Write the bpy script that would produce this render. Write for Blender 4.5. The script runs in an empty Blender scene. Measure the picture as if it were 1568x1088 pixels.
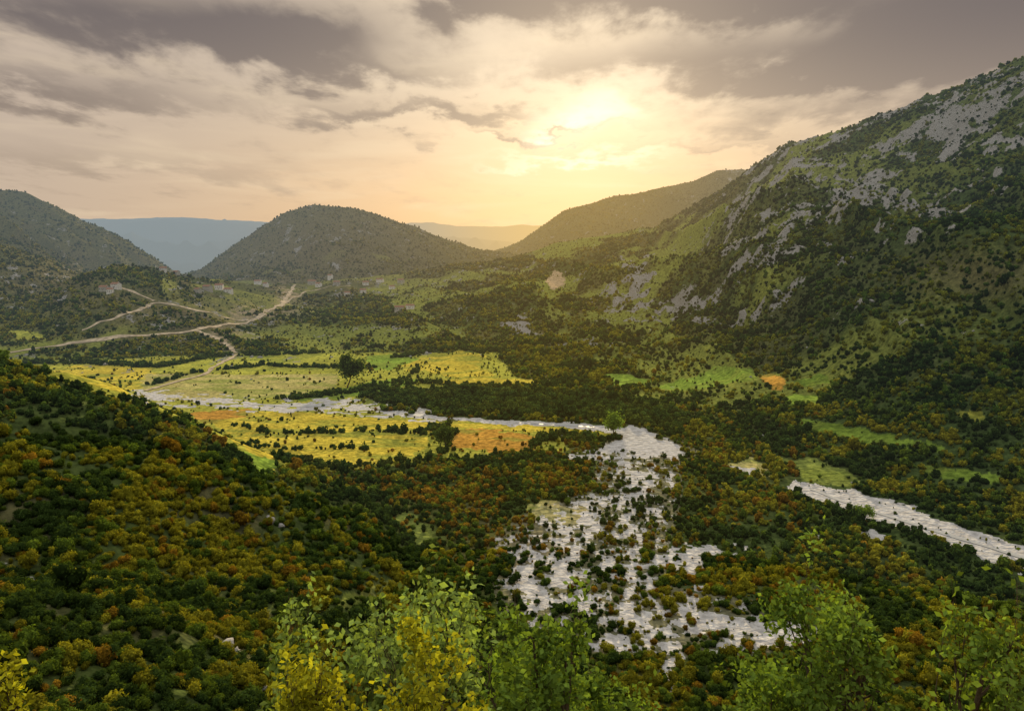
import bpy, math, random, time
import numpy as np
from mathutils import Vector
random.seed(7); rng=np.random.default_rng(7)
scene=bpy.context.scene
scene.view_settings.view_transform='Standard'
try: scene.view_settings.look='None'
except Exception: pass
scene.view_settings.exposure=0
# ------------------------------------------------------------ camera
W,Hh=784.0,544.0; K=0.692; TH=math.atan(0.127); CAMZ=120.0
def ray(px,py):
    px=np.asarray(px,float);py=np.asarray(py,float)
    X=(px-W)/W*K; Y=-(py-Hh)/W*K
    return X, math.cos(TH)+Y*math.sin(TH), -math.sin(TH)+Y*math.cos(TH)
def azel(px,py):
    x,y,z=ray(px,py); return np.arctan2(x,y), z/np.hypot(x,y)
def proj(x,y,z):
    z=z-CAMZ
    f=y*math.cos(TH)-z*math.sin(TH); u=y*math.sin(TH)+z*math.cos(TH)
    f=np.where(f>0.01,f,0.01)
    return W+x/f/K*W, Hh-u/f/K*W
cam=bpy.data.cameras.new("camera"); camo=bpy.data.objects.new("camera",cam)
scene.collection.objects.link(camo); scene.camera=camo
cam.sensor_width=36; cam.lens=18/K; cam.clip_start=0.5; cam.clip_end=40000
camo.location=(0,0,CAMZ); camo.rotation_euler=(math.pi/2-TH,0,0)
# ------------------------------------------------------------ noise
def hsh(ix,iy,s):
    h=(ix.astype(np.int64)*374761393+iy.astype(np.int64)*668265263+s*1442695041)&0xffffffff
    h=((h^(h>>13))*1274126177)&0xffffffff
    return ((h^(h>>16))&0xffffff)/16777215.0
def vn(x,y,s=0):
    ix=np.floor(x);iy=np.floor(y);fx=x-ix;fy=y-iy
    fx=fx*fx*fx*(fx*(fx*6-15)+10);fy=fy*fy*fy*(fy*(fy*6-15)+10)
    a=hsh(ix,iy,s);b=hsh(ix+1,iy,s);c=hsh(ix,iy+1,s);d=hsh(ix+1,iy+1,s)
    return a+(b-a)*fx+(c-a)*fy+(a-b-c+d)*fx*fy
def fbm(x,y,o=4,s=0):
    v=0;a=.5;t=0
    for i in range(o):
        v=v+a*vn(x,y,s+i*17);t+=a;a*=.5;x,y=x*1.62+y*1.2,y*1.62-x*1.2
    return v/t
def ridged(x,y,o=4,s=0):
    v=0;a=.5;t=0
    for i in range(o):
        v=v+a*(1-np.abs(2*vn(x,y,s+i*17)-1));t+=a;a*=.5;x,y=x*1.6+y*1.2,y*1.6-x*1.2
    return v/t
def sst(a,b,x):
    t=np.clip((x-a)/(b-a),0,1);return t*t*(3-2*t)
# ------------------------------------------------------------ terrain height
def tab(pts):
    a=np.array(pts,float);az,te=azel(a[:,0],a[:,1]);d=a[:,2]
    return az,CAMZ+te*d,d
def floor_r(pts):
    a=np.array(pts,float);az,te=azel(a[:,0],a[:,1]);return az,-CAMZ/te
M=tab([(-300,462,1500),(0,462,1500),(60,455,1500),(110,425,1500),(140,411,1500),(175,403,1500),(230,408,1550),(300,422,1600),(400,434,1700),(480,431,1800),(560,424,1850),(620,415,1900),(700,405,1900),(790,393,2000),(850,374,2000),(920,362,2000),(1000,348,2050),(1050,325,2100),(1090,300,2050),(1130,275,1950),(1160,252,1900),(1190,232,1850),(1215,217,1750),(1280,200,1650),(1340,180,1600),(1400,155,1550),(1450,138,1500),(1500,115,1450),(1568,88,1400),(1800,20,1350)])
MF=floor_r([(-200,548),(0,548),(200,543),(400,540),(600,552),(700,565),(800,590),(950,615),(1100,650),(1250,700),(1400,750),(1568,800),(1750,880)])
D=tab([(200,450,2600),(260,432,2600),(310,412,2600),(350,382,2600),(400,350,2600),(440,325,2600),(480,314,2600),(540,318,2600),(590,330,2600),(640,348,2600),(700,372,2600),(730,383,2600),(780,388,2600),(830,402,2600),(900,430,2600)])
F=tab([(690,420,3200),(730,395,3200),(760,383,3200),(800,365,3200),(860,322,3200),(920,305,3200),(1000,290,3200),(1060,278,3200),(1100,262,3200),(1135,258,3200),(1180,268,3200),(1300,300,3200),(1700,330,3200)])
L1=tab([(-600,240,2600),(-150,262,2600),(0,290,2600),(40,297,2600),(100,320,2600),(160,350,2600),(210,382,2600),(250,405,2600),(290,428,2600),(340,450,2600)])
L2=tab([(-600,320,1900),(-150,345,1900),(0,368,1900),(50,385,1900),(90,402,1900),(130,420,1900),(180,450,1900)])
H1=tab([(-400,325,8000),(0,330,8000),(150,338,8000),(190,335,8000),(240,333,8000),(320,333,8000),(400,337,8000),(450,345,8000),(560,352,8000),(760,365,8000),(900,380,8000)])
H2=tab([(480,360,10500),(560,352,10500),(630,341,10500),(665,343,10500),(700,349,10500),(750,345,10500),(800,343,10500),(850,346,10500),(1000,350,10500),(1600,350,10500)])
SP=tab([(-300,520,430),(0,557,400),(100,568,390),(180,590,375),(260,625,360),(340,662,350),(400,690,340),(450,713,330),(500,742,322),(560,776,312),(605,808,300),(630,838,290),(655,870,280)])
SPm=azel(np.array([-300,0,200,400,500,600,660]),np.array([800.]*7))[0],np.array([60,50,42,25,12,-1,-8.])
SPn=azel(np.array([-300,0,200,400,500,600,660]),np.array([1080.]*7))[0],np.array([75,62,56,45,25,5,-8.])
def ridge(AZ,R,T,rf,p=1.2,bs=.35,lo=-25.,zf=0.,gul=0,seed=0,gw=180.):
    z=np.interp(AZ,T[0],T[1]);d=np.interp(AZ,T[0],T[2])
    t=(R-rf)/(d-rf);tc=np.clip(t,0,1)
    fr=zf+(z-zf)*tc**p
    if gul:
        g=ridged(AZ*d/gw+R/420.,R/900.+3,4,seed)-.55
        fr=fr+gul*g*np.clip(4*tc*(1-tc),0,1)*np.clip(z/300,.15,1.2)
    fr=np.where(t<0,zf+t*abs(lo)*6,fr)
    return np.where(t>1,z-(R-d)*bs,fr)
def smax(a,b,k): return k*np.logaddexp(np.clip(a,-400,1e4)/k,np.clip(b,-400,1e4)/k)
def height(AZ,R):
    x=R*np.sin(AZ);y=R*np.cos(AZ)
    rf=np.interp(AZ,*MF)
    h=(fbm(x/70,y/70,3,5)-.5)*2.0
    m=ridge(AZ,R,M,rf,1.25,.22,gul=125,seed=3)
    tm=np.clip((R-rf)/500,0,1)
    m=m+(fbm(x/130,y/130,5,11)-.5)*42*tm*np.clip(1.2-(R/2600),.3,1)
    m=m+(ridged(x/38,y/38,3,12)-.5)*16*tm*sst(.0,.35,AZ)
    h=smax(h,m,4)
    for T,rf2,zf,gu,sd,bs in ((D,1850,40,90,21,.4),(F,2300,60,120,31,.3),(L1,1800,20,170,41,.3),(L2,1350,20,80,51,.4)):
        q=ridge(AZ,R,T,rf2,1.1,bs,zf=zf,gul=gu,seed=sd,gw=260)
        q=q+(fbm(x/160,y/160,5,sd)-.5)*28*np.clip((R-rf2)/400,0,1)
        h=smax(h,q,6)
    for T,rf2 in ((H1,5500),(H2,8600)):
        q=ridge(AZ,R,T,rf2,1.1,.2,gul=250,seed=61,gw=900)+(fbm(x/700,y/700,5,9)-.5)*110*np.clip((R-rf2)/400,0,1)
        h=smax(h,q,6)
    zr=np.interp(AZ,SP[0],SP[1]);rr=np.interp(AZ,SP[0],SP[2]);zm=np.interp(AZ,*SPm);zn=np.interp(AZ,*SPn)
    def cs(t): t=np.clip(t,0,1);return t*t*(3-2*t)
    s=np.where(R<210,zn+(zm-zn)*cs((R-90)/120),zm+(zr-zm)*cs((R-210)/(rr-210)))
    s=np.where(R>rr,zr-(R-rr)*.10-(np.clip(R-rr,0,400)**1.6)*.03,s)
    s=s+(fbm(x/45,y/45,4,71)-.5)*18*np.clip((zr-2)/25,0,1)*np.clip(np.abs(R-rr)/50,.25,1)
    e=sst(azel(655,870)[0]+.03,azel(560,776)[0],AZ)
    s=s*e-12*(1-e)
    h=smax(h,s,2)
    g=1-1.4*sst(.85,2.6,np.abs(AZ))
    n=118.2-.74*R*g+(fbm(x/20,y/20,3,81)-.5)*np.clip(R/8,0,4)
    h=smax(h,np.where(R<400,n,np.clip(n,-200,400)),1.5)
    return h
azd=np.linspace(-.68,.68,1120);azc=np.linspace(.68,math.pi,60)[1:]
AZ1=np.concatenate([-azc[::-1],azd,azc])
R1=np.concatenate([np.geomspace(.3,85,90)[:-1],np.geomspace(85,3500,830),np.geomspace(3500,16000,110)[1:]])
AZ,R=np.meshgrid(AZ1,R1)
HZ=np.empty_like(AZ)
for i in range(0,len(R1),100): HZ[i:i+100]=height(AZ[i:i+100],R[i:i+100])
X=R*np.sin(AZ);Y=R*np.cos(AZ)
TE=(HZ-CAMZ)/R
RM=np.maximum.accumulate(np.where(R>60,TE,-9),axis=0)
DEPTH=(RM-TE)*R
VIS=DEPTH<3.0
PX,PY=proj(X,Y,HZ)
nw1=(fbm(X/9,Y/9,4,101)-.5);nw2=(fbm(X/9,Y/9,4,131)-.5)
pxm=W/K/np.maximum(R,50)
PXw=PX+nw1*pxm*14;PYw=PY+nw2*pxm*18*np.clip(CAMZ/np.maximum(R,120),.05,.5)
def inpoly(poly,rmin=90,rmax=4000):
    px=PXw;py=PYw
    P=np.array(poly,float);m=(px>P[:,0].min())&(px<P[:,0].max())&(py>P[:,1].min())&(py<P[:,1].max())&VIS&(R>rmin)&(R<rmax)
    idx=np.nonzero(m);x=px[idx];y=py[idx];c=np.zeros(len(x),bool)
    for i in range(len(P)):
        x1,y1=P[i];x2,y2=P[i-1]
        if y1==y2: continue
        c^=((y1>y)!=(y2>y))&(x<(x2-x1)*(y-y1)/(y2-y1)+x1)
    o=np.zeros(R.shape,bool);o[idx[0][c],idx[1][c]]=True;return o
def inline(pts,wpx,rmin=90,k=1.0):
    o=np.zeros(R.shape,bool)
    for a,b in zip(pts[:-1],pts[1:]):
        w1=(a[2] if len(a)>2 else wpx)*k;w2=(b[2] if len(b)>2 else wpx)*k;w=max(w1,w2)
        m=(PXw>min(a[0],b[0])-w)&(PXw<max(a[0],b[0])+w)&(PYw>min(a[1],b[1])-w)&(PYw<max(a[1],b[1])+w)&VIS&(R>rmin)&(R<2500)
        idx=np.nonzero(m);x=PXw[idx];y=PYw[idx]
        dx,dy=b[0]-a[0],(b[1]-a[1])
        t=np.clip(((x-a[0])*dx+(y-a[1])*dy)/(dx*dx+dy*dy+1e-9),0,1)
        dd=np.hypot(x-a[0]-t*dx,(y-a[1])-t*dy)
        c=dd<(w1+(w2-w1)*t)/2
        o[idx[0][c],idx[1][c]]=True
    return o
def gauss(px,py,sx,sy): return np.exp(-((PX-px)/sx)**2-((PY-py)/sy)**2)*VIS
# ------------------------------------------------------------ ground zones
C=np.zeros(R.shape+(3,));veg=np.full(R.shape,.95);rock=np.zeros(R.shape);grav=np.zeros(R.shape)
def lerp(a,b,t): return a*(1-t[...,None])+np.array(b)*t[...,None]
C[:]=(.065,.09,.026)
n=fbm(X/60,Y/60,4,201)
C=lerp(C,(.15,.15,.045),sst(.45,.65,n)*.8)
C=lerp(C,(.11,.09,.05),sst(.55,.72,fbm(X/35,Y/35,4,211))*.6)
slope=(R>900)|((AZ>.2)&(HZ>8))
veg=np.where(slope,.62,veg)
veg=np.where(R>1700,.52,veg)
veg=np.where((AZ>.12)&(R<1100)&(HZ>2),.82,veg)
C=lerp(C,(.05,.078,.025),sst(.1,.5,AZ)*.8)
far=sst(1500,2100,R);C=lerp(C,(.10,.092,.045),far*.7)
meadow=sst(.46,.61,fbm(X/90+5,Y/140,4,221))*(R>600)*(R<2100)*sst(.72,.25,AZ)*((AZ>-.44)|(R<1250))
C=lerp(C,(.215,.245,.05),meadow*.85);veg*=1-.75*meadow
veg=np.where(R>2150,.38,veg)
YF=(.52,.43,.06);YG=(.38,.39,.065);GR=(.22,.33,.05);OR=(.50,.28,.055);PA=(.43,.39,.15)
floor_l=inpoly([(40,560),(240,545),(560,540),(760,540),(800,590),(540,600),(560,625),(700,650),(900,655),(860,690),(700,700),(520,720),(400,715),(280,640),(100,590)])
C=np.where(floor_l[...,None],np.array(YG)*(.6+.5*n[...,None]),C);veg=np.where(floor_l,.12,veg)
fields=[
 ([(60,566),(120,559),(235,560),(238,588),(195,600),(140,590),(80,577)],YF),
 ([(225,570),(300,545),(420,538),(500,541),(560,546),(575,560),(520,570),(380,572),(300,568)],YG),
 ([(220,572),(380,574),(520,572),(515,592),(440,608),(350,614),(215,612)],PA),
 ([(440,606),(520,594),(600,580),(655,580),(600,600),(520,610),(455,614)],GR),
 ([(615,556),(660,545),(705,536),(745,545),(730,560),(760,576),(690,577),(650,566),(620,570)],YF),
 ([(660,582),(740,578),(800,580),(830,586),(760,592),(690,590)],YF),
 ([(560,545),(615,542),(640,550),(600,566),(572,566)],GR),
 ([(290,632),(385,625),(400,632),(360,647),(310,648)],OR),
 ([(330,648),(400,628),(470,630),(540,638),(640,641),(690,655),(660,665),(560,660),(420,662),(350,666)],YF),
 ([(355,668),(470,663),(560,665),(655,668),(650,690),(610,706),(520,716),(440,708),(370,690)],YF),
 ([(365,690),(410,700),(430,716),(405,722),(380,708)],GR),
 ([(684,655),(740,656),(800,661),(830,676),(814,692),(760,692),(690,686)],OR),
 ([(640,643),(760,648),(860,655),(940,662),(930,668),(850,663),(760,656),(680,652)],YF),
 ([(925,573),(960,572),(1000,584),(990,592),(940,589)],GR),
 ([(1000,592),(1060,577),(1100,560),(1150,565),(1162,580),(1120,586),(1080,596),(1030,597)],GR),
 ([(1165,572),(1188,570),(1204,588),(1198,598),(1174,590)],OR),
 ([(1215,583),(1260,572),(1275,585),(1230,592)],GR),
 ([(1196,606),(1220,602),(1258,606),(1252,620),(1215,624)],GR),
 ([(1222,640),(1290,650),(1350,663),(1440,680),(1440,692),(1330,680),(1240,664)],GR),
 ([(1195,700),(1250,704),(1330,738),(1300,748),(1230,739)],(.17,.21,.05)),
 ([(1150,700),(1100,713),(1160,730),(1180,720)],PA),
 ([(1390,712),(1470,716),(1540,730),(1520,740),(1420,728)],GR),
 ([(1470,628),(1500,628),(1506,644),(1480,647)],YG),
 ([(10,505),(60,508),(72,520),(30,520)],YG),
 ([(605,785),(628,778),(650,805),(680,830),(660,850),(640,840),(618,815)],(.16,.20,.05)),
 ([(510,925),(560,895),(600,885),(610,895),(570,915),(530,945)],(.16,.18,.05)),
 ([(800,772),(850,766),(900,778),(890,802),(820,798)],PA),
]
for qi,(poly,c) in enumerate(fields):
    m=inpoly(poly).astype(float)
    nn=fbm(X/25,Y/25,4,qi*7+1);n5=fbm(X/40+9,Y/14,4,qi*11+5)
    cc=np.array(c)[None,None]*(.6+.7*nn[...,None])
    cc=lerp(cc,(.19,.24,.045),sst(.5,.68,n5)*.7)
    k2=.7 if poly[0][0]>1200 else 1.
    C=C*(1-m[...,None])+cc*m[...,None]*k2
    lo=.30 if (poly[0][0] in (605,510)) else .012
    veg=np.where(m>0,lo+.12*(nn>.63),veg)
hed=inline([(430,612),(530,601),(620,582),(640,562)],5)|inline([(230,590),(300,570),(400,560),(480,563),(575,563)],2)|inline([(640,662),(690,650),(684,690)],6)
hed|=inline([(355,650),(420,664),(540,661),(680,668)],3)|inline([(420,703),(520,718),(650,705),(680,690)],7)|inline([(815,680),(850,668),(900,678),(915,690)],12)
hed|=inline([(40,556),(130,556),(240,562),(330,545),(480,540)],4)|inline([(600,548),(700,533),(740,540)],3)|inline([(555,600),(640,585),(700,592),(830,592)],4)
hed|=inline([(385,682),(470,690),(560,686)],2)|inline([(1220,664),(1330,684),(1440,696)],5)
rip=inpoly([(545,606),(620,598),(700,594),(830,598),(960,610),(1060,640),(1040,662),(960,650),(870,641),(780,637),(650,626),(590,618)])
C[rip]=(.07,.08,.04)
gl=[
 [(215,604,12),(300,612,8),(370,614,8),(400,622,10),(450,622,13),(520,622,9),(580,622,6),(610,632,11),(655,638,9)],
 [(655,638,5),(720,643,5),(780,647,7),(870,650,9),(935,657,8),(975,668,16)],
 [(965,660,16),(985,680,36),(1035,692,14)],[(985,675,30),(930,695,18),(880,700,12)],
 [(930,695,16),(960,720,16),(995,745,24),(950,760,14),(915,775,22),(890,810,26),(850,835,22),(800,850,34),(795,890,32),(840,915,22),(900,880,22),(950,840,16)],
 [(995,745,16),(965,790,16),(960,840,16),(975,870,30),(985,920,32),(970,960,34),(920,990,18),(900,985,28)],
 [(975,870,24),(1040,850,24),(1130,840,16)],[(1050,850,14),(1070,890,16),(1060,930,14)],
 [(905,770,14),(860,760,6)],[(970,960,34),(1020,1000,34),(1030,1040,34)],[(1000,975,22),(1080,955,32),(1160,965,30),(1250,968,28)],
 [(830,905,20),(900,930,20),(960,960,24)],[(775,830,12),(800,870,28),(830,950,20)],
 [(1215,742,12),(1280,762,24),(1330,775,34),(1400,797,34),(1480,825,36),(1590,862,44)],
 [(1320,815,14),(1360,830,10)],[(1110,715,9),(1160,722,9)],[(1240,820,7),(1250,828,7)],[(840,800,22),(880,850,18),(850,890,22)],[(700,1010,12),(740,1020,12)],
 [(640,600,5),(660,597,5)],[(790,600,5),(800,612,5)],
]
for l in gl: grav=np.maximum(grav,inline(l,8,k=1.25 if (l[0][1]>650 and l[0][0]<1100) else 1.0))
side_bars=inline([(215,606),(300,612),(400,620),(520,620),(610,630),(660,640)],24)*sst(.52,.60,fbm(X/14,Y/9,3,321))
grav=np.maximum(grav,side_bars)
grav=np.where((PX<640)&(PY<650)&(fbm(X/10,Y/10,3,331)<.40),grav*.15,grav)
isl=sst(.52,.58,fbm(X/5,Y/5,3,301))*(PY>690)*(PX<1210)
grav=grav*(1-.9*isl)
halo=(gauss(880,870,130,100)+gauss(980,740,60,70)+gauss(1080,960,170,45)+gauss(1000,690,60,15))
sp=sst(.53,.62,fbm(X/3.5,Y/3.5,3,311))*np.clip(halo*1.5,0,1)
grav=np.maximum(grav,sp*.8)
edge=(grav<.5)&(halo>.35);C=np.where(edge[...,None],C*.5+np.array((.26,.23,.17))*.5,C)
veg=veg*(1-.3*np.clip(halo,0,1))
veg=np.where(grav>.5,.11*(PY>700),veg)
veg=np.where(inline([(1215,742),(1330,775),(1480,825),(1590,862)],30),.05,veg)
veg=np.where((inline([(380,628),(655,645),(780,653),(935,664)],9))&~rip,np.minimum(veg,.1),veg)
veg[hed]=1.3;veg[rip]=1.4
st=ridged(AZ*R/50+R/110,R/150,4,401)
st2=fbm(X/17,Y/17,4,411)
rw=1.35*gauss(1440,190,200,75)+1.1*gauss(1510,140,110,60)+1.1*gauss(1190,290,65,60)+1.2*gauss(1160,385,60,24)+1.1*gauss(975,425,40,35)+1.1*gauss(1070,470,90,20)+.9*gauss(790,500,40,20)+1.*gauss(1320,300,190,50)+.35*gauss(1200,420,300,100)+.25*gauss(1450,450,200,80)+.8*gauss(660,600,30,6)+.8*gauss(800,605,20,8)+.8*gauss(1030,615,40,18)+.7*gauss(250,490,30,20)+.5*gauss(60,430,110,50)+.6*gauss(420,800,70,30)+.6*gauss(345,1000,30,20)+.4*gauss(500,390,200,50)+.4*gauss(30,880,90,60)
rock=sst(.60,.725,st*.47+st2*.40+np.clip(rw,0,1.3)*.132)*np.clip(rw*1.8,0,1)
rock=np.maximum(rock,sst(.62,.76,st2*.6+st*.4)*(R>900)*(R<3300)*.55)
tanp=inpoly([(834,430),(850,414),(862,418),(866,436),(846,444)]);rock=np.where(tanp,.0,rock)
C[tanp]=(.45,.34,.22)
br=np.clip(gauss(500,380,170,60)+.8*gauss(1500,420,150,40)+.9*gauss(60,430,130,40)+.8*gauss(280,480,160,35),0,1)
C=lerp(C,(.13,.11,.06),br*.8);veg*=1-.45*br
vil=np.clip(gauss(170,445,50,14)+gauss(335,446,60,12)+gauss(440,440,100,12)+gauss(585,438,60,12),0,1);veg*=1-.85*vil
scree=(PX>1480)&(PY>955)&(R<200)
C[scree]=(.16,.06,.03)
for g_ in (gauss(340,520,40,14),gauss(400,480,60,12),gauss(440,450,18,16)):
    C=lerp(C,(.32,.26,.17),np.clip(g_*sst(.42,.6,fbm(X/14,Y/14,3,431))*1.3,0,1))
veg*=1-.7*np.clip(rock,0,1);veg[tanp]=0
clr=sst(.54,.68,fbm(X/28,Y/28,4,441))
veg*=1-.5*clr*(R<2500)*(~hed)*(~rip)
veg=np.where(R<88,.0,veg)
roads=[([(0,543),(60,533),(130,524),(200,516),(300,506),(370,496),(400,486),(432,466),(445,450),(452,436)],8),
 ([(120,508),(180,490),(240,464),(300,476),(385,490)],6),([(300,506),(340,520),(362,542)],7),([(432,466),(470,446),(540,438)],4),([(240,464),(200,446),(180,440)],5),([(215,600),(260,590),(310,575),(352,550),(362,542)],5)]
for p_,w_ in roads: veg=np.where(inline(p_,9),.0,veg)
# ------------------------------------------------------------ node helpers
class E:
    def __init__(s,nt,o): s.nt=nt;s.o=o
    def _m(s,op,b=None,c=None,clamp=False):
        n=s.nt.nodes.new('ShaderNodeMath');n.operation=op;n.use_clamp=clamp
        for i,v in enumerate((s,b,c)):
            if v is None: continue
            if isinstance(v,E): s.nt.links.new(v.o,n.inputs[i])
            else: n.inputs[i].default_value=float(v)
        return E(s.nt,n.outputs[0])
    def __add__(s,b): return s._m('ADD',b)
    __radd__=__add__
    def __sub__(s,b): return s._m('SUBTRACT',b)
    def __mul__(s,b): return s._m('MULTIPLY',b)
    __rmul__=__mul__
    def __truediv__(s,b): return s._m('DIVIDE',b)
    def clamp(s): return s._m('ADD',0.,clamp=True)
    def exp(s): return s._m('EXPONENT')
    def ss(s,a,b):
        n=s.nt.nodes.new('ShaderNodeMapRange');n.interpolation_type='SMOOTHSTEP'
        s.nt.links.new(s.o,n.inputs[0]);n.inputs[1].default_value=a;n.inputs[2].default_value=b
        return E(s.nt,n.outputs[0])
def vec(nt,x,y,z=0.):
    n=nt.nodes.new('ShaderNodeCombineXYZ')
    for i,v in enumerate((x,y,z)):
        if isinstance(v,E): nt.links.new(v.o,n.inputs[i])
        else: n.inputs[i].default_value=v
    return E(nt,n.outputs[0])
def noise(nt,v,sc,det=4,rough=.55,dist=0.):
    n=nt.nodes.new('ShaderNodeTexNoise');n.inputs['Scale'].default_value=sc;n.inputs['Detail'].default_value=det
    n.inputs['Roughness'].default_value=rough;n.inputs['Distortion'].default_value=dist
    if v is not None: nt.links.new(v.o,n.inputs['Vector'])
    return E(nt,n.outputs[0])
def mix(nt,f,a,b,mode='MIX'):
    n=nt.nodes.new('ShaderNodeMix');n.data_type='RGBA';n.blend_type=mode
    for s,v in ((n.inputs[0],f),(n.inputs[6],a),(n.inputs[7],b)):
        if isinstance(v,E): nt.links.new(v.o,s)
        elif isinstance(v,(int,float)): s.default_value=v
        else: s.default_value=(*v,1)
    return E(nt,n.outputs[2])
def attr(nt,name,typ='GEOMETRY',out='Color'):
    n=nt.nodes.new('ShaderNodeAttribute');n.attribute_name=name;n.attribute_type=typ;return E(nt,n.outputs[out])
saz,ste=azel(890,195);saz=float(saz);ste=float(ste)
hg=bpy.data.node_groups.new("painted_haze",'ShaderNodeTree')  # aerial haze painted on as emission by distance, warmer towards the sun
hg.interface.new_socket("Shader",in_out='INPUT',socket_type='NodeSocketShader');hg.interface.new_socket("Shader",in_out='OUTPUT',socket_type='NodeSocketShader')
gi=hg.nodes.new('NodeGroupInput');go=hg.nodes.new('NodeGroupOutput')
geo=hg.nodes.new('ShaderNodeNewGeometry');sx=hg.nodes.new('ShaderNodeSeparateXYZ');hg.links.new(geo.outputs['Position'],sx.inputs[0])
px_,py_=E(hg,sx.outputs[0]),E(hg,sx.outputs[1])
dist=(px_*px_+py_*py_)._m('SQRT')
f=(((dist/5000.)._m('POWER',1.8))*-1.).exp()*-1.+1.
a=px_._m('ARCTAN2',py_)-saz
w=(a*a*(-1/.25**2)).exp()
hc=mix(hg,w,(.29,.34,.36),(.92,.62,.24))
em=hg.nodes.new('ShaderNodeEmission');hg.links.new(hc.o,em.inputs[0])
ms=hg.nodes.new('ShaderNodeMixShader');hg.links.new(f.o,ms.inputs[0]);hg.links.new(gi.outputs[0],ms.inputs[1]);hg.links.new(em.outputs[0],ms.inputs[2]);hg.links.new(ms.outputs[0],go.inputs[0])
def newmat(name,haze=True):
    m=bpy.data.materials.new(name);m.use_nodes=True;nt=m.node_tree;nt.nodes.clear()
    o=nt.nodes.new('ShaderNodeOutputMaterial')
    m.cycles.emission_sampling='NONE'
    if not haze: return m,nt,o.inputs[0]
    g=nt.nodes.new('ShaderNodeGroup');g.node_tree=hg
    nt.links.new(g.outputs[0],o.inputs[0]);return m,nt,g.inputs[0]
def simple(name,col,rough=.8,var=.3,sc=2.,haze=True):
    m,nt,out=newmat(name,haze);b=nt.nodes.new('ShaderNodeBsdfDiffuse');g=nt.nodes.new('ShaderNodeNewGeometry')
    n=noise(nt,E(nt,g.outputs['Position']),sc,3)
    c=mix(nt,n.ss(.3,.7),tuple(v*(1-var) for v in col),tuple(min(1,v*(1+var)) for v in col))
    nt.links.new(c.o,b.inputs[0]);nt.links.new(b.outputs[0],out);return m
def leafmat(name,inst=True,col=(.08,.12,.03),trans=.35,haze=True):
    m,nt,out=newmat(name,haze)
    base=attr(nt,'tint','INSTANCER') if inst else mix(nt,0.,col,col)
    lv=attr(nt,'lv','GEOMETRY','Fac')
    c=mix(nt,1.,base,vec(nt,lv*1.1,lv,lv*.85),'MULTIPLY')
    d=nt.nodes.new('ShaderNodeBsdfDiffuse');nt.links.new(c.o,d.inputs[0])
    if trans<=0: nt.links.new(d.outputs[0],out);return m
    t=nt.nodes.new('ShaderNodeBsdfTranslucent');x=nt.nodes.new('ShaderNodeMixShader')
    c2=mix(nt,1.,c,(1.55,1.5,.5),'MULTIPLY')
    nt.links.new(c2.o,t.inputs[0]);x.inputs[0].default_value=trans
    nt.links.new(d.outputs[0],x.inputs[1]);nt.links.new(t.outputs[0],x.inputs[2]);nt.links.new(x.outputs[0],out);return m
# ------------------------------------------------------------ terrain mesh
def add_attr(me,name,typ,dom,data):
    a=me.attributes.new(name,typ,dom);key={'FLOAT':'value','INT':'value','FLOAT_VECTOR':'vector','FLOAT_COLOR':'color'}[typ]
    a.data.foreach_set(key,np.ascontiguousarray(data).ravel())
def mesh_np(name,V,faces,k,mat=None,smooth=False,val=True):
    me=bpy.data.meshes.new(name);me.vertices.add(len(V));me.vertices.foreach_set('co',np.ascontiguousarray(V,dtype=np.float32).ravel())
    nf=len(faces);me.loops.add(nf*k);me.loops.foreach_set('vertex_index',np.ascontiguousarray(faces,dtype=np.int32).ravel())
    me.polygons.add(nf);me.polygons.foreach_set('loop_start',np.arange(nf,dtype=np.int32)*k)
    try: me.polygons.foreach_set('loop_total',np.full(nf,k,dtype=np.int32))
    except Exception: pass
    me.update(calc_edges=True)
    if smooth: me.polygons.foreach_set('use_smooth',np.ones(nf,bool))
    if mat: me.materials.append(mat)
    if val: me.validate()
    return me
def addobj(name,me,parent=None):
    o=bpy.data.objects.new(name,me);scene.collection.objects.link(o)
    if parent: o.parent=parent
    return o
nr,na=R.shape
I=np.arange(nr*na).reshape(nr,na)
Fc=np.stack([I[:-1,:-1],I[:-1,1:],I[1:,1:],I[1:,:-1]],-1).reshape(-1,4)[:,::-1]
m,nt,out=newmat("hillside_ground")
g=nt.nodes.new('ShaderNodeNewGeometry');pos=E(nt,g.outputs['Position'])
n1=noise(nt,pos,.25,5,.65);n3=noise(nt,pos,1.2,3,.7)
base=mix(nt,1.,attr(nt,'gcol'),mix(nt,n1.ss(.3,.7),(.55,.57,.55),(1.45,1.4,1.3)),'MULTIPLY')
rf_=(attr(nt,'rock','GEOMETRY','Fac')+(n1-.5)*1.8).ss(.45,.59)
gf_=(attr(nt,'gravel','GEOMETRY','Fac')+(n3-.5)*.8).ss(.4,.6)
rc=mix(nt,n3.ss(.3,.7),(.10,.097,.09),(.42,.405,.38))
base=mix(nt,rf_,base,rc)
gc=mix(nt,n1.ss(.3,.7),(.34,.33,.32),(.60,.59,.58));base=mix(nt,gf_,base,gc)
b=nt.nodes.new('ShaderNodeBsdfDiffuse');nt.links.new(base.o,b.inputs[0])
bp=nt.nodes.new('ShaderNodeBump');bp.inputs['Strength'].default_value=.8;bp.inputs['Distance'].default_value=2.4
nb=noise(nt,pos,.3,2,.6)
nt.links.new(nb.o,bp.inputs['Height']);nt.links.new(bp.outputs[0],b.inputs['Normal']);nt.links.new(b.outputs[0],out)
me=mesh_np("terrain",np.stack([X,Y,HZ],-1).reshape(-1,3),Fc,4,m,True,False)
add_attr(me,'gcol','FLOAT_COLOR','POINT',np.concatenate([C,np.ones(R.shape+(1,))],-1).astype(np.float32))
add_attr(me,'rock','FLOAT','POINT',rock.astype(np.float32));add_attr(me,'gravel','FLOAT','POINT',grav.astype(np.float32))
addobj("valley_terrain",me)
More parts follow.
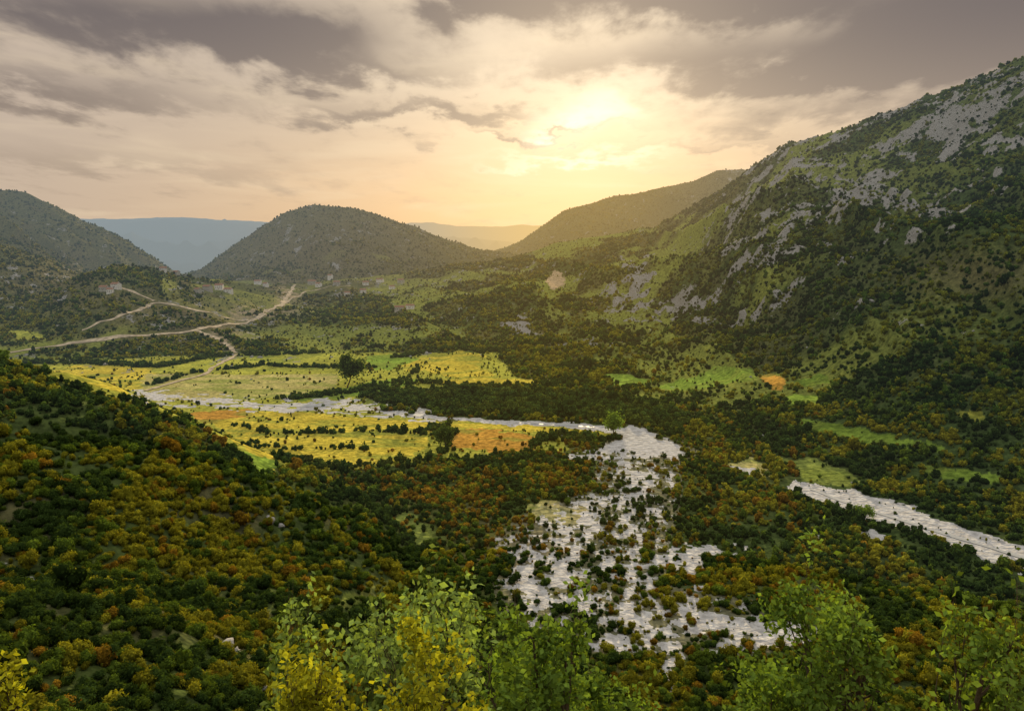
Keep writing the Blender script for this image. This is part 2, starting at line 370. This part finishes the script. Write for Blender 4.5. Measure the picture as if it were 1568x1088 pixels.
# ------------------------------------------------------------ lookup
def gidx(x,y):
    az=np.arctan2(x,y);r=np.hypot(x,y)
    i=np.clip(np.searchsorted(R1,r)-1,0,nr-2);j=np.clip(np.searchsorted(AZ1,az)-1,0,na-2);return az,r,i,j
def gz(x,y):
    az,r,i,j=gidx(x,y);u=np.clip((r-R1[i])/(R1[i+1]-R1[i]),0,1);v=np.clip((az-AZ1[j])/(AZ1[j+1]-AZ1[j]),0,1)
    return (HZ[i,j]*(1-v)+HZ[i,j+1]*v)*(1-u)+(HZ[i+1,j]*(1-v)+HZ[i+1,j+1]*v)*u
def hit(px,py,rmin=80):
    az,te=azel(px,py);az=float(az);te=float(te);rr=R1[(R1>rmin)&(R1<2300)];z=gz(rr*math.sin(az),rr*math.cos(az))
    k=np.nonzero(z>=CAMZ+te*rr)[0]
    k=k[0] if len(k) else int(np.argmax((z-CAMZ)/rr))
    r=rr[k];return r*math.sin(az),r*math.cos(az),float(z[k])
# ------------------------------------------------------------ bush library
def ico(sub):
    import bmesh
    bm=bmesh.new();bmesh.ops.create_icosphere(bm,subdivisions=sub,radius=1);v=np.array([q.co[:] for q in bm.verts]);f=np.array([[w.index for w in q.verts] for q in bm.faces]);bm.free();return v,f
IV,IF=ico(2);IV1,IF1=ico(1)
def nrm(a): return a/np.maximum(np.linalg.norm(a,axis=-1,keepdims=True),1e-9)
def leafquads(P,Nn,size,r):
    n=len(P);t=nrm(np.cross(Nn,r.normal(size=(n,3))));b=np.cross(Nn,t);s=size[:,None]
    V=np.stack([P-t*s,P-b*s*.6+Nn*s*.15,P+t*s,P+b*s*.6+Nn*s*.15],1)
    return V.reshape(-1,3)
def bush(name,seed,nl,ls,tall,mat,bark,core=.85):
    r=np.random.default_rng(seed);nlobe=int(r.integers(4,7)) if nl>60 else 3;lob=[]
    for i in range(nlobe):
        a=r.uniform(0,6.28);d=r.uniform(.15,.62);lob.append((d*math.cos(a),d*math.sin(a),r.uniform(.15,.95)*tall,r.uniform(.28,.52)))
    lob.append((0,0,.55*tall,.55))
    k=np.array(lob);w=k[:,3]**2;w/=w.sum()
    pick=r.choice(len(k),nl,p=w);dr=nrm(r.normal(size=(nl,3))+np.array([0,0,.25]))
    P=k[pick,:3]+dr*k[pick,3:4]*r.uniform(.85,1.18,(nl,1))
    N_=nrm(dr+r.normal(size=(nl,3))*.5);S=ls*r.uniform(.6,1.4,nl)
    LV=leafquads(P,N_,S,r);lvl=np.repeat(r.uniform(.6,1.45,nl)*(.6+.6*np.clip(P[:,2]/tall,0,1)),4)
    LF=np.arange(nl*4).reshape(-1,4)
    tris=np.concatenate([LF[:,[0,1,2]],LF[:,[0,2,3]]]);off=nl*4
    VV=[LV];FF=[tris];LL=[lvl]
    for c in lob:
        v=IV1*c[3]*core*(1+.25*(r.random((len(IV1),1))-.5)*2)+np.array(c[:3]);VV.append(v);FF.append(IF1+off);off+=len(v);LL.append((.35+.5*np.clip(v[:,2]/tall,0,1))*r.uniform(.7,1.3,len(v)))  # core coloured dark for dead inner leaf and painted inner shade
    a=np.arange(4)*1.5708;st=np.concatenate([np.stack([np.cos(a)*.07,np.sin(a)*.07,a*0-.5],1),np.stack([np.cos(a)*.05,np.sin(a)*.05,a*0+.5*tall],1)])
    sf=[]
    for i in range(4): j=(i+1)%4;sf+=[[i,j,j+4],[i,j+4,i+4]]
    VV.append(st);FF.append(np.array(sf)+off);LL.append(np.full(8,.4));nleaf=sum(len(x) for x in FF[:-1])
    me=mesh_np(name,np.concatenate(VV),np.concatenate(FF),3,mat);me.materials.append(bark)
    mi=np.zeros(len(me.polygons),np.int32);mi[nleaf:]=1;me.polygons.foreach_set('material_index',mi)
    add_attr(me,'lv','FLOAT','POINT',np.concatenate(LL).astype(np.float32));return bpy.data.objects.new(name,me)
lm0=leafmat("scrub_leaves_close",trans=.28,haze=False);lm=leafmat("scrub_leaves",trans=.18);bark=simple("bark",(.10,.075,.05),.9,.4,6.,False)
def lib(name,objs):
    c=bpy.data.collections.new(name)
    for o in objs: c.objects.link(o)
    return c
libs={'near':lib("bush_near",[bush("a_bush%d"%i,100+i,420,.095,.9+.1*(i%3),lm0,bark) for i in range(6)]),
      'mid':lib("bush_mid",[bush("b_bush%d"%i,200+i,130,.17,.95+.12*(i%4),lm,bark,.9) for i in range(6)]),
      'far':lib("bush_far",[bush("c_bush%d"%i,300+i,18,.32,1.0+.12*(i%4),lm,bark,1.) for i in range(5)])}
def scatter(name,coll,P,rot,scl,tint,var):
    me=bpy.data.meshes.new(name);me.vertices.add(len(P));me.vertices.foreach_set('co',np.ascontiguousarray(P,dtype=np.float32).ravel())
    add_attr(me,'rot','FLOAT_VECTOR','POINT',rot.astype(np.float32));add_attr(me,'scl','FLOAT_VECTOR','POINT',scl.astype(np.float32))
    add_attr(me,'tint','FLOAT_COLOR','POINT',np.concatenate([tint,np.ones((len(P),1))],1).astype(np.float32));add_attr(me,'variant','INT','POINT',var.astype(np.int32))
    o=addobj(name,me);md=o.modifiers.new("scatter",'NODES')
    ng=bpy.data.node_groups.new(name+"_scatter",'GeometryNodeTree')
    ng.interface.new_socket("Geometry",in_out='INPUT',socket_type='NodeSocketGeometry');ng.interface.new_socket("Geometry",in_out='OUTPUT',socket_type='NodeSocketGeometry')
    N=ng.nodes;a=N.new('NodeGroupInput');z=N.new('NodeGroupOutput');ci=N.new('GeometryNodeCollectionInfo');ip=N.new('GeometryNodeInstanceOnPoints')
    ci.inputs['Collection'].default_value=coll;ci.inputs['Separate Children'].default_value=True;ci.inputs['Reset Children'].default_value=True
    ip.inputs['Pick Instance'].default_value=True
    def na_(nm,ty):
        q=N.new('GeometryNodeInputNamedAttribute');q.data_type=ty;q.inputs['Name'].default_value=nm
        return [s for s in q.outputs if s.enabled and s.name=='Attribute'][0]
    L=ng.links;L.new(a.outputs[0],ip.inputs['Points']);L.new(ci.outputs[0],ip.inputs['Instance'])
    L.new(na_('variant','INT'),ip.inputs['Instance Index']);L.new(na_('rot','FLOAT_VECTOR'),ip.inputs['Rotation']);L.new(na_('scl','FLOAT_VECTOR'),ip.inputs['Scale'])
    L.new(ip.outputs[0],z.inputs[0]);md.node_group=ng;return o
# ------------------------------------------------------------ scatter scrub
def crown(r): return np.interp(r,[100,300,600,1000,2000,3300],[1.15,1.5,1.85,2.2,2.4,2.5])
rings=[(88,300),(300,600),(600,1000),(1000,1500),(1500,2200),(2200,3400)]
dens=[1.6,1.6,1.9,2.2,3.6,6.0]
tot=0
for k,(ra,rb) in enumerate(rings):
    cr=crown((ra+rb)/2);area=.5*1.34*(rb*rb-ra*ra);npt=int(area/(dens[k]*cr*cr))
    r=np.sqrt(rng.uniform(ra*ra,rb*rb,npt));az=rng.uniform(-.67,.67,npt);x=r*np.sin(az);y=r*np.cos(az)
    _,_,i,j=gidx(x,y);keep=(rng.random(npt)<veg[i,j])&(DEPTH[i,j]<5)
    x,y,r,az,i,j=x[keep],y[keep],r[keep],az[keep],i[keep],j[keep];n=len(x);tot+=n
    z=gz(x,y);s=crown(r)*np.clip(rng.lognormal(-.05,.38,n),.3,1.9);px,py=PX[i,j],PY[i,j]
    ripm=rip[i,j]|hed[i,j];s=s*np.where(rip[i,j],1.3,1);s=np.where(grav[i,j]>.3,s*.6,s);s=np.where(veg[i,j]<.2,s*.65,s)
    hl=halo[i,j];s=s*(1-.25*np.clip(hl,0,1))
    big=(rng.random(n)<.05)&(veg[i,j]>.3)&(r<1000);s=np.where(big,s*1.5,s)
    gp=fbm(x/22,y/22,3,501)+rng.normal(0,.12,n)
    G=np.array((.080,.132,.022));DG=np.array((.034,.064,.018));O=np.array((.22,.145,.02));YL=np.array((.19,.20,.022))
    t=np.zeros((n,3))+G
    t=np.where((gp<.46)[:,None],DG,t);t=np.where((gp>.58)[:,None],YL,t)
    sc=.8*np.exp(-((px-800)/330)**2-((py-770)/110)**2)*(HZ[i,j]<14)+.12*(px<640)*(py>560)+.45*np.exp(-((px-1150)/250)**2-((py-960)/110)**2)
    t=np.where((rng.random(n)<sc*.55*(gp>.44))[:,None],O*rng.uniform(.65,1.1,(n,1)),t)
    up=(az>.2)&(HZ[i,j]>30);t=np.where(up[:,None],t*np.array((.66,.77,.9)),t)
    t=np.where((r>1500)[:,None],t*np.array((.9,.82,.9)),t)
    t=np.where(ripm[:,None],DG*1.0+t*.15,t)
    t=t*(.78+.22*sst(150,330,r))[:,None]*rng.uniform(.7,1.35,(n,1))  # tint darkened on near bushes to stand in for cloud shade
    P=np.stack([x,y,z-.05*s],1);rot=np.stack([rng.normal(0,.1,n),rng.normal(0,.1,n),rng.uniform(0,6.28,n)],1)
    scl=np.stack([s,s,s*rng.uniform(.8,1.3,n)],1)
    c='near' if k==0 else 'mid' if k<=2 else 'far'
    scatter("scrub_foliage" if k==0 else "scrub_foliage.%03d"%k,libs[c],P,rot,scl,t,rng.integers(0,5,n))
rockm=simple("limestone",(.30,.29,.27),.95,.35,1.2)
def boulder(name,seed):
    r=np.random.default_rng(seed);v=IV*np.array([1,.75,.7])*(1+.28*(r.random((len(IV),1))-.5)*2)
    for q in range(5):
        d=nrm(r.normal(size=3));c=v@d;v=v-np.clip(c-.55,0,9)[:,None]*d
    return bpy.data.objects.new(name,mesh_np(name,v,IF,3,rockm))
rl=lib("boulders",[boulder("rock%d"%i,i) for i in range(5)])
npt=40000;r=np.sqrt(rng.uniform(100**2,1900**2,npt));az=rng.uniform(-.66,.66,npt);x=r*np.sin(az);y=r*np.cos(az)
_,_,i,j=gidx(x,y);pr=np.clip(rock[i,j],0,1)*.45+.003;keep=(rng.random(npt)<pr)&(DEPTH[i,j]<5)&(grav[i,j]<.3)
x,y,r=x[keep],y[keep],r[keep];n=len(x);s=crown(r)*.7*np.clip(rng.lognormal(0,.5,n),.2,2.2)
bx=[hit(345,1000),hit(358,1006),hit(400,1055),hit(415,800),hit(430,806),hit(320,985)]
x=np.append(x,[b[0] for b in bx]);y=np.append(y,[b[1] for b in bx]);s=np.append(s,[2.4,1.8,1.4,2.2,1.6,1.3]);n=len(x)
scatter("limestone_rocks",rl,np.stack([x,y,gz(x,y)+.1*s],1),np.stack([rng.normal(0,.3,n),rng.normal(0,.3,n),rng.uniform(0,6.28,n)],1),np.stack([s*1.2,s,s],1),np.ones((n,3))*.3,rng.integers(0,5,n))
# ------------------------------------------------------------ dirt roads & river ribbons
def ribbon(pts,width,dz=.35,nc=5):
    P=np.array([hit(a,b)[:2] for a,b in pts]);seg=np.linalg.norm(np.diff(P,axis=0),axis=1);s=np.concatenate([[0],np.cumsum(seg)])
    n=max(8,int(s[-1]/4));u=np.linspace(0,s[-1],n);x=np.interp(u,s,P[:,0]);y=np.interp(u,s,P[:,1])
    kk=np.ones(9)/9;xp=np.convolve(np.pad(x,4,mode='edge'),kk,'valid');yp=np.convolve(np.pad(y,4,mode='edge'),kk,'valid')
    xp=xp+(fbm(u/60,u*0,3,5)-.5)*14*np.minimum(1,np.minimum(u,s[-1]-u)/40)
    dx=np.gradient(xp);dy=np.gradient(yp);l=np.hypot(dx,dy)+1e-9;nx,ny=-dy/l,dx/l
    w=width*(.5+1.1*vn(u/12,u*0,len(pts)));V=[]
    for c in np.linspace(-.5,.5,nc):
        a_,b_=xp+nx*w*c,yp+ny*w*c;V.append(np.stack([a_,b_,gz(a_,b_)+dz],1))
    V=np.stack(V,1).reshape(-1,3);ii=np.arange(n*nc).reshape(n,nc)
    return V,np.stack([ii[:-1,:-1],ii[:-1,1:],ii[1:,1:],ii[1:,:-1]],-1).reshape(-1,4)
def ribbons(name,lst,mat,dz):
    V=[];Fq=[];o=0
    for pts,w in lst:
        v,f=ribbon(pts,w,dz);V.append(v);Fq.append(f+o);o+=len(v)
    return addobj(name,mesh_np(name,np.concatenate(V),np.concatenate(Fq),4,mat,True))
dirt=simple("pale_dirt",(.44,.36,.25),.95,.35,.15)
ribbons("dirt_road",roads,dirt,.6)
m,nt,out=newmat("shallow_water");b=nt.nodes.new('ShaderNodeBsdfPrincipled');b.inputs['Base Color'].default_value=(.38,.39,.39,1);b.inputs['Roughness'].default_value=.6
b.inputs['Specular IOR Level'].default_value=.1
g=nt.nodes.new('ShaderNodeNewGeometry');nn=noise(nt,E(nt,g.outputs['Position']),.8,3);bp=nt.nodes.new('ShaderNodeBump');bp.inputs['Strength'].default_value=.35;nt.links.new(nn.o,bp.inputs['Height']);nt.links.new(bp.outputs[0],b.inputs['Normal']);nt.links.new(b.outputs[0],out)
ribbons("river",[([(380,619),(450,622),(520,622)],7),([(590,626),(610,632),(655,638)],6),([(780,647),(870,651),(920,656)],4),([(1230,745),(1290,766),(1400,799),(1480,826),(1590,862)],2.5)],m,.2)
# ------------------------------------------------------------ houses
wallA=simple("whitewashed_wall",(.66,.62,.56),.9,.2,.8);wallB=simple("stone_wall",(.40,.37,.31),.95,.3,1.5);roofm=simple("terracotta_roof",(.27,.15,.10),.9,.3,1.2);glass=simple("dark_window",(.03,.035,.04),.3,.2,1.)
def boxm(name,cx,cy,cz,sx_,sy_,sz_,mat,par):
    v=np.array([[a,b,c] for a in(-.5,.5) for b in(-.5,.5) for c in(-.5,.5)])*(sx_,sy_,sz_)+(cx,cy,cz)
    f=np.array([[0,1,3,2],[4,6,7,5],[0,4,5,1],[2,3,7,6],[0,2,6,4],[1,5,7,3]]);return addobj(name,mesh_np(name,v,f,4,mat),par)
def house(k,px,py,w,d,h,wm,rm,rotz):
    x,y,z=hit(px,py)
    e=bpy.data.objects.new("stone_house" if k==0 else "stone_house.%03d"%k,None);scene.collection.objects.link(e);e.location=(x,y,z+.4);e.rotation_euler=(0,0,rotz)
    rh=d*.28;v=[(-w/2,-d/2,-4),(w/2,-d/2,-4),(w/2,d/2,-4),(-w/2,d/2,-4),(-w/2,-d/2,h),(w/2,-d/2,h),(w/2,d/2,h),(-w/2,d/2,h),(-w/2,0,h+rh),(w/2,0,h+rh)]
    me=bpy.data.meshes.new("walls");me.from_pydata(v,[],[(0,1,5,4),(2,3,7,6),(1,2,6,9,5),(3,0,4,8,7)]);me.materials.append(wm);addobj("walls",me,e)
    o=.5;q=rh/(d/2);t=.2;zz=h-o*q;rv=[]
    for dz in(.03,.03+t):
        rv+=[(-w/2-o,-d/2-o,zz+dz),(w/2+o,-d/2-o,zz+dz),(w/2+o,0,h+rh+dz),(-w/2-o,0,h+rh+dz),(w/2+o,d/2+o,zz+dz),(-w/2-o,d/2+o,zz+dz)]
    fr=[(6,7,8,9),(9,8,10,11),(0,3,2,1),(3,5,4,2),(0,1,7,6),(5,11,10,4),(0,6,9,3),(3,9,11,5),(1,2,8,7),(2,4,10,8)]
    me=bpy.data.meshes.new("roof");me.from_pydata(rv,[],fr);me.materials.append(rm);addobj("roof",me,e)
    boxm("chimney",w*.25,d*.15,h+rh*.95,.7,.7,1.6,wm,e);boxm("door",0,-d/2-.03,1.1+.5,1.1,.1,2.2,roofm,e)
    nw=int(w//3)
    for s in range(nw):
        xx=-w/2+(s+.5)*w/nw
        for lv_ in range(int(h//2.8)):
            if lv_==0 and abs(xx)<1.1: continue
            boxm("window",xx,-d/2-.03,2.1+lv_*2.8,1.0,.1,1.2,glass,e)
hs=[(160,440,13,9,5),(178,437,14,9,6),(169,444,9,7,5),(318,441,16,10,8),(336,438,14,10,7),(350,443,14,9,6),(303,444,11,8,5),(395,431,16,10,7),(407,434,10,8,6),(478,431,18,10,7),(488,434,12,9,6),(506,424,11,9,9),(516,431,14,9,6),(560,432,13,9,6),(582,428,16,9,6),(614,428,14,9,6),(556,444,12,8,6),(600,438,11,8,5),(612,470,16,8,5),(628,468,14,8,5),(250,412,12,8,6),(270,410,11,8,5),(532,448,11,8,5)]
for k,(a_,b_,w_,d_,h_) in enumerate(hs): house(k,a_,b_+5,w_*1.02,d_,h_*1.08,wallA if k%3 else wallB,roofm,random.uniform(-.5,.5))
# ------------------------------------------------------------ trees with limbs
def tree(name,base,H,rad,seed,nleaf,ls,lmat,depth=4,clf=.45,sp_=1.7):
    r=np.random.default_rng(seed);rings_=[];tips=[]
    def grow(p,d,L,ra,dep):
        n=6;pts=[p];rs=[ra]
        for i in range(n):
            d=nrm(d+r.normal(0,.2,3)+np.array([0,0,.06]));p=p+d*L/n;pts.append(p);rs.append(ra*(1-.55*(i+1)/n))
            if dep>0 and i>=(2 if dep==depth else 1):
                for q in range(1 if dep<depth else 2):
                    if r.random()<.8:
                        o=nrm(np.cross(d,r.normal(size=3)));grow(p,nrm(d*.65+o*.85),L*r.uniform(.5,.78),rs[-1]*.66,dep-1)
            if dep<=1: tips.append(p)
        rings_.append((np.array(pts),np.array(rs)))
    grow(np.zeros(3),np.array([0,0,1.]),H*.5,H*.028,depth)
    T=np.array(tips);zmax=np.percentile(T[:,2],99.5);sx_=rad/np.percentile(np.hypot(T[:,0]-T[:,0].mean(),T[:,1]-T[:,1].mean()),93)
    S=np.array([sx_,sx_,H/zmax]);
    V=[];Fq=[];o=0;a=np.arange(6)*math.pi/3
    for pts,rs in rings_:
        pts=pts*S;dv=nrm(np.gradient(pts,axis=0));u=nrm(np.cross(dv,[.3,.9,.2]));w=np.cross(dv,u)
        ring=pts[:,None]+rs[:,None,None]*(np.cos(a)[None,:,None]*u[:,None]+np.sin(a)[None,:,None]*w[:,None]);V.append(ring.reshape(-1,3))
        for i in range(len(pts)-1):
            for j in range(6): jj=(j+1)%6;Fq.append([o+i*6+j,o+i*6+jj,o+i*6+6+jj,o+i*6+6+j])
        o+=len(pts)*6
    e=bpy.data.objects.new(name,None);scene.collection.objects.link(e);e.location=base
    addobj("trunk_and_limbs",mesh_np("trunk_and_limbs",np.concatenate(V),np.array(Fq),4,bark,True),e)
    T=T*S;cn=vn(T[:,0]*4/rad,T[:,2]*4/rad,seed)*.6+r.random(len(T))*.4;T=T[cn>np.quantile(cn,1-clf)]
    pk=r.integers(0,len(T),nleaf);P=T[pk]+r.normal(0,1,(nleaf,3))*ls*sp_;N_=nrm(r.normal(size=(nleaf,3))*.8+np.array([0,-.5,.8]))
    LV=leafquads(P,N_,ls*r.uniform(.6,1.25,nleaf),r);LF=np.arange(nleaf*4).reshape(-1,4)
    me=mesh_np("foliage",LV,np.concatenate([LF[:,[0,1,2]],LF[:,[0,2,3]]]),3,lmat)
    tv=r.uniform(.45,1.45,len(T));add_attr(me,'lv','FLOAT','POINT',np.repeat(tv[pk]*r.uniform(.7,1.35,nleaf),4).astype(np.float32));addobj("foliage",me,e);return e
lgrey=leafmat("olive_leaves",False,(.19,.29,.085),.32,False);lyel=leafmat("yellow_green_leaves",False,(.26,.29,.025),.38,False);ldk=leafmat("dark_leaves",False,(.06,.10,.026),.3);lgrn=leafmat("green_leaves",False,(.12,.205,.042),.35)
def ftree(name,px,top,dist,radpx,seed,nleaf,ls,mat,depth=4,clf=.45,sp_=1.7):
    az,te=azel(px,top);az=float(az);x,y=dist*math.sin(az),dist*math.cos(az);zt=CAMZ+float(te)*dist
    zb=float(gz(np.array([x]),np.array([y]))[0])-.2;return tree(name,(x,y,zb),zt-zb,radpx*K/W*dist,seed,nleaf,ls,mat,depth,clf,sp_)
ftree("hornbeam_tree",735,845,12,135,1,4600,.072,lgrey,4,.38,1.5)
ftree("hornbeam_tree.001",610,900,13,85,2,3600,.075,lgrey,4,.4,1.5)
ftree("hornbeam_tree.002",850,890,15,80,3,4000,.08,lgrn)
ftree("hornbeam_tree.003",465,900,18,45,4,1800,.09,lgrey)
ftree("sumac_tree",500,962,10,65,5,2800,.055,lyel)
ftree("sumac_tree.001",640,1000,9,90,6,3200,.052,lyel)
ftree("oak_tree",1350,890,22,110,7,6500,.10,lgrn,4,.4)
ftree("oak_tree.001",1510,875,17,80,8,2600,.085,lgrn,4,.3)
ftree("sumac_tree.002",2,1022,14,30,9,1500,.07,lyel)
ftree("oak_tree.002",1000,1040,20,100,10,5000,.09,lgrn)
ftree("oak_tree.003",1180,1045,20,110,11,5000,.1,lgrn)
ftree("oak_tree.004",780,975,16,110,12,6000,.075,lgrn,4,.6)
def vtree(name,px,pb,H,rad,seed,mat,nl=2500,ls=.7):
    x,y,z=hit(px,pb);tree(name,(x,y,z-.3),H,rad,seed,nl,ls,mat,3,.8,1.5)
vtree("oak_tree.005",532,594,30,11,21,ldk,3500,1.3)
vtree("oak_tree.006",944,668,16,7,22,lgrn,1800,.7)
vtree("oak_tree.007",684,692,17,5,23,ldk,1500,.7)
vtree("oak_tree.008",1323,795,7,4,24,lgrn,1200,.4)
# ------------------------------------------------------------ light
el=math.radians(13)
s=Vector((math.sin(saz)*math.cos(el),math.cos(saz)*math.cos(el),math.sin(el)))
sl=bpy.data.lights.new("sun",'SUN');sl.energy=5.0;sl.angle=math.radians(3);sl.color=(1,.79,.48)
so=bpy.data.objects.new("sun",sl);scene.collection.objects.link(so);so.rotation_euler=s.to_track_quat('Z','Y').to_euler();so.location=(0,0,600)
wd=bpy.data.worlds.new("sky");scene.world=wd;wd.use_nodes=True;nt=wd.node_tree;nt.nodes.clear()
wd.cycles.sampling_method='NONE'
wo=nt.nodes.new('ShaderNodeOutputWorld')
sk=nt.nodes.new('ShaderNodeTexSky');sk.sky_type='NISHITA';sk.sun_disc=False;sk.sun_elevation=el;sk.sun_rotation=saz;sk.dust_density=3
tc=nt.nodes.new('ShaderNodeTexCoord');sx=nt.nodes.new('ShaderNodeSeparateXYZ');nt.links.new(tc.outputs['Generated'],sx.inputs[0])
x,y,z=[E(nt,sx.outputs[i]) for i in range(3)]
zp=z._m('MAXIMUM',0.);AZn=x._m('ARCTAN2',y);TEn=z/((x*x+y*y)._m('SQRT')+.02)
P=vec(nt,x/(zp+.10),y/(zp+.10)*.6)
q1=noise(nt,P,1.2,4,.55,.3);q2=noise(nt,P,3.4,6,.60,.15);q3=noise(nt,vec(nt,AZn*3.,TEn*22.),1.3,3,.6,.4)
V0=vec(nt,AZn,TEn);Vw=vec(nt,AZn+(q1-.5)*.30+(q2-.5)*.15,TEn+(q2-.5)*.12+(q1-.5)*.06)
def blob(px,py,sx_,sy_,A=1.,warp=True,acc=None):
    a,t=azel(px,py);ix,iy=1/(sx_*.000883),1/(sy_*.000883)
    n=nt.nodes.new('ShaderNodeVectorMath');n.operation='MULTIPLY_ADD';nt.links.new((Vw if warp else V0).o,n.inputs[0]);n.inputs[1].default_value=(ix,iy,0);n.inputs[2].default_value=(-float(a)*ix,-float(t)*iy,0)
    d=nt.nodes.new('ShaderNodeVectorMath');d.operation='DOT_PRODUCT';nt.links.new(n.outputs[0],d.inputs[0]);nt.links.new(n.outputs[0],d.inputs[1])
    p=nt.nodes.new('ShaderNodeMath');p.operation='POWER';p.inputs[0].default_value=.36788;nt.links.new(d.outputs['Value'],p.inputs[1])
    q=nt.nodes.new('ShaderNodeMath');q.operation='MULTIPLY_ADD';nt.links.new(p.outputs[0],q.inputs[0]);q.inputs[1].default_value=A
    if acc is None: q.inputs[2].default_value=0
    else: nt.links.new(acc.o,q.inputs[2])
    return E(nt,q.outputs[0])
dark=None
for bl in [(200,45,300,55,.8),(430,75,120,36,.75),(60,145,210,22,.7),(740,0,160,34,.95),(1070,5,160,46,1.25),(1440,50,200,70,1.1),(1250,120,220,28,.6),(980,105,180,26,.6),(690,178,160,14,.95),(830,208,110,7,.9),(100,250,330,26,.45),(1300,180,200,22,.4),(600,120,120,16,.4),(1080,225,160,8,.4)]:
    dark=blob(*bl,acc=dark)
vis=TEn.ss(.55,.34)
dark=((dark+TEn.ss(.12,.36)*.14+(q1-.5)*1.1+(q2-.5)*1.4)*vis).clamp()
grad=mix(nt,TEn.ss(.01,.26),(.84,.52,.24),(.66,.54,.40))
side=((AZn-saz)*(AZn-saz)*(-1/.45**2)).exp()
grad=mix(nt,side,(.50,.40,.32),grad)
grad=mix(nt,q3.ss(.45,.75)*.4,grad,(.82,.66,.45))
cl=mix(nt,TEn.ss(.05,.3),(.38,.29,.22),(.138,.112,.110))
col=mix(nt,dark.ss(.0,.95),grad,cl)
gl1=blob(885,195,170,50,.22,False);gl2=blob(890,185,50,24,1.0,True);gl3=blob(880,248,100,9,.6,True);gl4=blob(930,290,380,30,.2,False)
col=mix(nt,gl1*(dark*-.7+1.),col,(.60,.44,.18),'ADD')
col=mix(nt,gl4,col,(.24,.07,.0),'ADD')
col=mix(nt,((gl2+gl3)*(q2.ss(.25,.6)*.5+.5)).clamp(),col,(1.08,.96,.70))
col=mix(nt,TEn.ss(.5,1.2),col,(1.0,.96,.87))  # overhead sky above the frame brightened as added fill
back=mix(nt,(y*-1.).ss(-.35,.4),col,(.74,.73,.70))  # unseen sky behind the camera brightened as frontal fill
b1=nt.nodes.new('ShaderNodeBackground');nt.links.new(back.o,b1.inputs[0]);b1.inputs[1].default_value=1.0
b2=nt.nodes.new('ShaderNodeBackground');nt.links.new(sk.outputs[0],b2.inputs[0]);b2.inputs[1].default_value=.006
ad=nt.nodes.new('ShaderNodeAddShader');nt.links.new(b1.outputs[0],ad.inputs[0]);nt.links.new(b2.outputs[0],ad.inputs[1]);nt.links.new(ad.outputs[0],wo.inputs[0])
print("BUSHES",tot)
